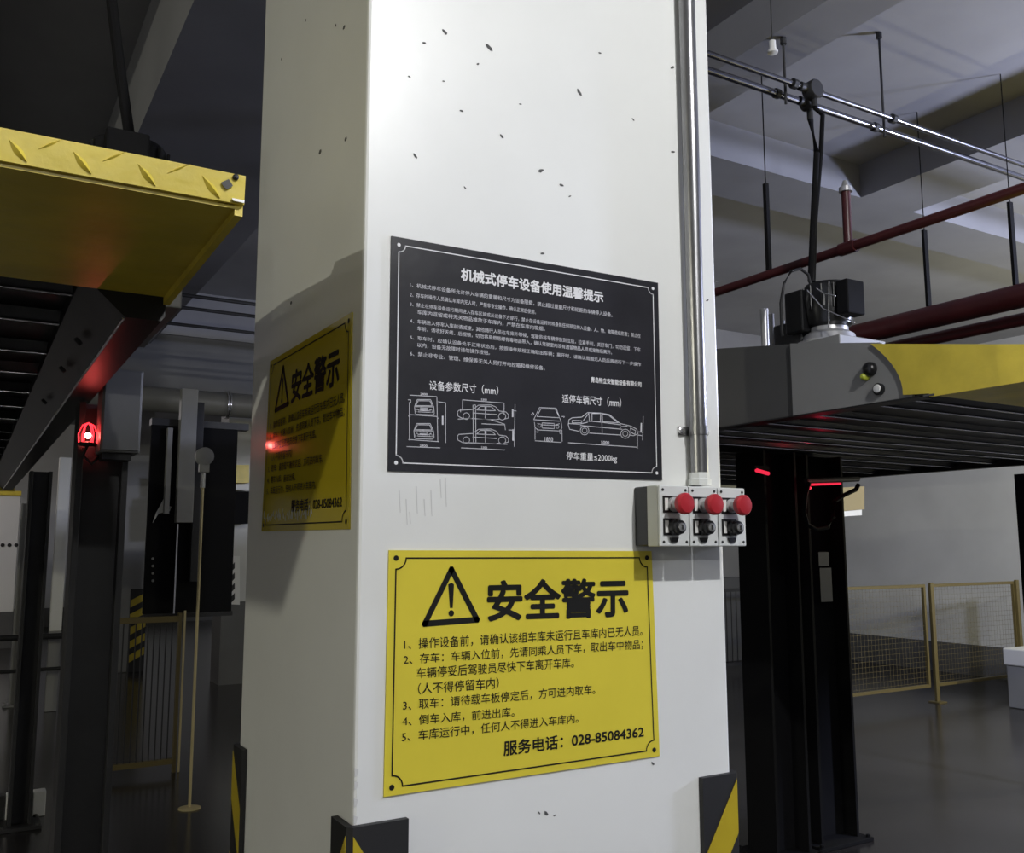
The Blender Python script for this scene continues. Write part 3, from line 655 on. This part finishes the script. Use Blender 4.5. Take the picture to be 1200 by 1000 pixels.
# yellow mesh fence in the far right bay
FY = 4.54
fence_defs = [(985, 1083, 'left mesh fence panel, yellow framed, in the far right bay', 688.5, 684.5), (1089, 1188, 'right mesh fence panel, yellow framed, in the far right bay', 684.5, 680.5)]
for px0, px1, lab, ya, yb in fence_defs:
    x0, x1 = on(1, FY, px0, 690).x, on(1, FY, px1, 690).x
    if px0 < 1000: x0 -= 0.9
    t = thing('mesh_fence', lab, 'fence', ((x0+x1)/2, FY, 0.15), 'mesh fence panels in the right bay')
    zt = 1.16
    MB().box(x0, x1, FY-.015, FY+.015, zt-.03, zt, .002).build('top_rail', 'fence', t)
    MB().box(x0, x1, FY-.015, FY+.015, .15, .18, .002).build('bottom_rail', 'fence', t)
    MB().box(x0, x0+.03, FY-.015, FY+.015, .18, zt-.03).build('stile', 'fence', t); MB().box(x1-.03, x1, FY-.015, FY+.015, .18, zt-.03).build('stile', 'fence', t)
    mb = MB(); z = .2
    def bar(x0_, x1_, z0_, z1_):
        v = [mb.bm.verts.new(p) for p in ((x0_,FY,z0_),(x1_,FY,z0_),(x1_,FY,z1_),(x0_,FY,z1_))]; mb.bm.faces.new(v)
        v = [mb.bm.verts.new(p) for p in ((x0_,FY+.003,z0_),(x1_,FY+.003,z0_),(x1_,FY+.003,z1_),(x0_,FY+.003,z1_))]; mb.bm.faces.new(v)
    while z < zt-.04: bar(x0+.03, x1-.03, z, z+.002); z += .05
    x = x0+.05
    while x < x1-.04: bar(x, x+.002, .18, zt-.03); x += .05
    o = mb.build('wire_mesh', 'fence', t); o['kind'] = 'stuff'
for px, lab in ((1093, 'yellow fence post between the two mesh panels'), (1194, 'yellow fence post at the right end of the mesh fence')):
    x = on(1, FY-.01, px, 750).x
    t = thing('fence_post', lab, 'post', (x, FY, 0))
    MB().box(x-.03, x+.02, FY-.045, FY-.017, .012, 1.175, .003).build('upright', 'fence', t)
    MB().box(x-.07, x+.06, FY-.09, FY+.03, 0.001, .012).build('foot', 'fence', t)
bk = thing('concrete_block', 'low grey concrete block with a white top at the right edge', 'block', (8.6, 3.9, 0))
a = on(1, 4.0, 1174, 757)
MB().box(a.x+.015, a.x+1.2, 3.72, 3.98, .001, .40, .01).build('base', 'grey_steel', bk)
MB().box(a.x, a.x+1.22, 3.70, 4.0, .401, .56, .012).build('cap', 'white', bk)

# barred fence in the gap beside the pillar, right
def barred(name, lab, x0, x1, y, zt, step, m, zb=.08):
    t = thing(name, lab, 'fence', ((x0+x1)/2, y, 0))
    MB().box(x0, x1, y-.02, y+.02, zt-.04, zt).build('top_rail', m, t); MB().box(x0, x1, y-.02, y+.02, zb, zb+.035).build('bottom_rail', m, t)
    for x in (x0+.011, x1-.011): MB().box(x-.011, x+.011, y-.022, y+.022, .001, zt+.02).build('end_post', m, t)
    x = x0+step
    while x < x1-.03:
        MB().box(x-.0038, x+.0038, y-.004, y+.004, zb+.035, zt-.04).build('bar', 'post_steel', t); x += step
    return t
barred('barred_fence', 'dark barred fence in the gap right of the pillar', 6.1, 8.6, 7.2, 1.02, .085, 'post_steel')
tag(MB().box(5.2, 9.6, 8.0, 8.15, .001, 1.12, .01).build('low_wall', 'skirt'), 'low dark wall behind the barred fence right of the pillar', 'wall')

# ================================================================== LEFT BACKGROUND
bx0, bx1 = on(1, 1.41, 120, 480).x-.01, on(1, 1.41, 167, 480).x
lpst = hpost('lift_post', 'dark steel lift post beside the electrical cabinet, left of the pillar', -0.300, -0.155, 1.54, 1.66, 1.985)
ec = thing('electrical_cabinet', 'grey electrical cabinet on the lift post beside the red beacon', 'cabinet', ((bx0+bx1)/2, 1.53, 1.84))
z0, z1 = on(1, 1.41, 140, 530).z, on(1, 1.41, 140, 432).z
MB().box(bx0+.01, bx1, 1.42, 1.535, z0, z1, .004).build('body', 'cabinet', ec)
MB().box(bx0+.014, bx1-.006, 1.409, 1.419, z0+.006, z1-.006, .002).build('door', 'cabinet', ec)

MB().box(bx0+.02, bx1-.02, 1.44, 1.52, z0-.02, z0-.0005).build('cable_gland', 'rubber', ec)
bc = Vector((-0.277, 1.50, 1.878))
be = thing('beacon', 'glowing red warning beacon on the lift post, left of the cabinet', 'beacon', tuple(bc-Vector((0,0,.04))))
MB().sphere(tuple(bc), .009).build('bulb', 'core', be, True)
MB().lathe(tuple(bc-Vector((0,0,.030))), (0,0,1), [(0,.024),(.008,.026),(.010,.018)], 18).build('base', 'rubber', be, True)
for k in range(6):
    a = k/6*2*math.pi; c, s_ = math.cos(a), math.sin(a)
    MB().tube([(bc.x+.024*c, bc.y+.024*s_, bc.z-.022), (bc.x+.026*c, bc.y+.026*s_, bc.z+.005), (bc.x+.016*c, bc.y+.016*s_, bc.z+.03), (bc.x, bc.y, bc.z+.038)], .0018, 6).build('cage_bar', 'lens', be, True)
MB().tube([(bc.x, bc.y, bc.z-.03), (bc.x-.01, bc.y, bc.z-.06), (bc.x+.015, bc.y, bc.z-.085), (bc.x+.035, bc.y+.02, bc.z-.06), (bc.x+.03, bc.y+.03, bc.z-.03)], .004, 8).build('lead', 'rubber', be, True)


# far grey column with striped guard
gx0, gx1, gy = 1.0, 1.47, 11.1
gc = thing('far_column', 'grey concrete column with striped guard behind the cabinet on the left', 'pillar', (1.24, 11.35, 0))
MB().box(gx0, gx1, gy, gy+.5, 0, CZ, .01).build('shaft', 'grey_steel', gc)
sg_ = MB().box(gx1-.19, gx1+.008, gy-.012, gy-.001, 0, 1.02).build('guard', 'rubber', gc)
for k in range(6):
    z = .93-k*.17
    if z < .2: break
    MB().prism([(gx1-.185, gy-.013, z-.14), (gx1-.185, gy-.013, z-.05), (gx1+.004, gy-.013, z+.05), (gx1+.004, gy-.013, z-.04)], (0,-.002,0)).build('yellow_band', 'guard_yellow', sg_)

# ventilation duct across the left background
dc = thing('ventilation_duct', 'round grey ventilation duct crossing behind the left posts', 'duct', (1.5, 7.3, 2.9))
zc = on(1, 7.2, 230, 470).z
MB().tube([(-1.0, 7.3, zc), (4.2, 7.3, zc)], .115, 24).build('pipe', 'cabinet', dc, True)
for px in (268, 271):
    x = on(1, 7.2, px, 470).x; MB().lathe((x-.01, 7.3, zc), (1,0,0), [(0,.135),(.012,.135)], 24).build('flange_ring', 'chrome', dc, True)
# middle posts and the black back panel
YP = 5.415
x0 = on(1, YP, 213, 470).x; x1 = on(1, YP, 232, 470).x

bpn = thing('black_screen', 'large black steel screen with guide rails, behind the thin cream pole', 'panel', (0.9, 5.55, 1.09))
a = on(1, 5.5, 167, 720); b = on(1, 5.5, 268, 716)
MB().box(a.x-.0, b.x+.02, 5.5, 5.53, a.z, 2.42, .004).build('sheet', 'matte', bpn)
MB().box(a.x-.0, b.x+.02, 5.46, 5.50, a.z-.03, a.z, .003).build('bottom_edge', 'rubber', bpn)
for k in range(4):
    c = on(1, 5.495, 179, 655+k*8.6); MB().lathe(tuple(c), (0,-1,0), [(0,.010),(.004,.008)], 10).build('bolt', 'grey_steel', bpn)
for k, z in enumerate((2.43,)):
    MB().box(a.x-.0, b.x+.1, 5.5, 5.6, 2.421, 2.47).build('top_bar', 'post_steel', bpn)
x0 = on(1, YP, 213, 470).x; x1 = on(1, YP, 232, 470).x
MB().box(x0, x1, YP, YP+.084, 1.72, 2.69, .004).build('guide_post', 'grey_steel', bpn)
MB().box(x1+.004, x1+.055, YP+.03, YP+.084, 1.30, 2.60, .003).build('side_channel', 'post_steel', bpn)
MB().box(x0+.01, x0+.02, YP+.02, YP+.084, 1.08, 1.71).build('guide_rail', 'rib', bpn)
x2 = on(1, YP, 197, 520).x
MB().box(x2, x2+.035, YP+.03, YP+.084, 1.78, 2.40, .003).build('slim_rail', 'grey_steel', bpn)
MB().prism([tuple(on(1, 5.489, *p)) for p in ((196,577),(193,592),(201,594),(199,599),(186,602),(179,613),(183,601),(187,594))], (0,.01,0)).build('white_bracket', 'white', bpn)

# thin cream pole with a round head, mesh gate, far sign
pb = on(2, 0.001, 222, 948)
pl = thing('thin_pole', 'thin cream pole with a round grey head, standing alone left of the pillar', 'pole', tuple(pb))
px_t = on(1, pb.y, 230, 548)
MB().tube([(pb.x, pb.y, .012), (pb.x, pb.y, px_t.z-.12)], .0085, 10).build('tube', 'pole', pl, True)
MB().tube([(pb.x, pb.y, px_t.z-.125), (pb.x, pb.y, px_t.z)], .014, 10).build('sleeve', 'chrome', pl, True)
MB().lathe((pb.x, pb.y+.02, px_t.z+.07), (0,-1,0), [(0,.045),(.006,.056),(.05,.056),(.056,.045)], 20).build('round_head', 'grey_steel', pl, True)
MB().box(pb.x-.03, pb.x+.03, pb.y-.03, pb.y+.01, px_t.z-.03, px_t.z+.06, .003).build('neck_plate', 'grey_steel', pl)
MB().lathe((pb.x, pb.y, .001), (0,0,1), [(0,.065),(.006,.065),(.011,.02)], 20).build('foot', 'pole', pl, True)
gf = on(2, .001, 205, 905)
gate = barred('barred_gate', 'barred metal gate behind the dark lift post on the left', gf.x-.62, gf.x, gf.y, 1.065, .040, 'fence', .06)
o = MB().box(gf.x+.012, gf.x+.026, gf.y-.02, gf.y-.006, .001, 1.10).build('hinge_post', 'pole', gate)
fs = thing('striped_board', 'small white board with black stripes beside the far end of the pillar', 'sign', tuple(on(1, 9.38, 272, 708)))
P4 = [tuple(on(1, 9.375, *p)) for p in ((263,652),(281,652),(281,709),(261,708))]
MB().prism(P4, (0,.02,0)).build('board', 'white', fs)
for k in range(4):
    y_ = 662+k*12; MB().prism([tuple(on(1, 9.37, *p)) for p in ((269,y_+4),(275,y_-3),(275,y_+4),(269,y_+11))], (0,-.004,0)).build('stripe', 'rubber', fs)
fx0 = on(1, 9.4, 263, 640).x
fc = thing('far_white_column', 'pale far column carrying the striped board, seen just left of the pillar', 'pillar', (fx0+.3, 9.6, 0))
MB().box(fx0, fx0+.6, 9.4, 9.8, .92, CZ, .006).build('shaft', 'wall', fc); MB().box(fx0-.01, fx0+.61, 9.39, 9.81, 0, .919).build('plinth', 'skirt', fc)
def fboard(px4, th, m, name, label, cat):
    return tag(MB().prism([tuple(on(1, 9.399-th, *p)) for p in px4], (0, th-.002, 0)).build(name, m), label, cat)
fboard([(273,545),(292,545),(292,566),(273,566)], .25, 'yellow_steel', 'yellow_box', 'dim yellow box fixed to the far pale column, touching the pillar outline', 'box')
fboard([(262,576),(292,576),(292,614),(262,615)], .25, 'matte', 'black_cabinet', 'black cabinet under the yellow box on the far pale column', 'cabinet')
fboard([(268,567.5),(292,567.5),(292,574),(268,574)], .30, 'white', 'white_ledge', 'narrow white ledge between the yellow box and the black cabinet', 'ledge')

# far-left posts, barrier and bright wall panels
hpost('brown_post', 'dark brown steel post near the left edge of the photo', -0.268, -0.150, 4.5, 4.62, 1.985)
a = on(1, 9, 22, 640); b = on(1, 9, 37, 640)
hpost('grey_post', 'slim grey steel post left of the dark brown one', a.x, b.x, 9.0, 9.1, on(1, 9, 30, 590).z, 'grey_steel')
a = on(1, 8.5, 64, 640); b = on(1, 8.5, 78, 640)
t = thing('white_post', 'bright white post between the dark brown post and the lift post', 'post', ((a.x+b.x)/2, 8.5, 0))
MB().box(a.x, b.x, 8.5, 8.6, .75, 2.42, .006).build('upper', 'white', t); MB().box(a.x, b.x, 8.5, 8.6, .001, .749, .006).build('lower', 'grey_steel', t)
pb_ = thing('tube_barrier', 'dark tube barrier low across the left background', 'barrier', (-0.2, 8.3, 0))
MB().tube([(-2.6, 8.3, .72), (0.55, 8.3, .72)], .028, 10).build('top_tube', 'rubber', pb_, True)
MB().tube([(-2.6, 8.3, .42), (0.55, 8.3, .42)], .018, 10).build('middle_tube', 'rubber', pb_, True)
for x in (-2.5, -1.0, 0.5): MB().tube([(x, 8.3, .001), (x, 8.3, .70)], .022, 10).build('leg', 'rubber', pb_, True)
wl = thing('white_partition', 'bright white partition wall at the far left edge', 'partition', (-1.0, 15, 0))
MB().box(-3.5, 0.17, 15, 15.15, .55, 2.35, .01).build('panel', 'white', wl); MB().box(-3.5, .17, 14.98, 15.16, .001, .549).build('plinth', 'skirt', wl)
MB().box(-3.5, .17, 14.95, 15.17, 2.351, 2.42).build('cap', 'yellow_steel', wl)
for k in range(3):
    c = on(1, 14.99, 3+k*8, 639); MB().lathe(tuple(c), (0,-1,0), [(0,.03),(.006,.02)], 10).build('bolt', 'rubber', wl)
ks = thing('striped_kerb', 'short black and white kerb block at the bottom left corner', 'kerb', (-0.3, 4.7, 0))
for k in range(8):
    MB().box(-0.62+k*.07, -0.555+k*.07, 4.72, 4.80, .001, .14, .004).build('kerb_piece', 'white' if k % 2 else 'rubber', ks)
# cables strung across the far left ceiling
for k, (y, z) in enumerate(((5.3, 3.6), (5.75, 3.62), (6.5, 3.66))):
    tag(MB().tube([(-4.0, y, z), (-0.01, y, z)] if False else [(-6.0, y, z-.25), (3.2, y, z-.25)], .014, 8).build('ceiling_pipe', 'rubber', smooth=True),
        ['nearest of three thin dark pipes under the far left ceiling', 'middle of three thin dark pipes under the far left ceiling', 'farthest of three thin dark pipes under the far left ceiling'][k], 'pipe')
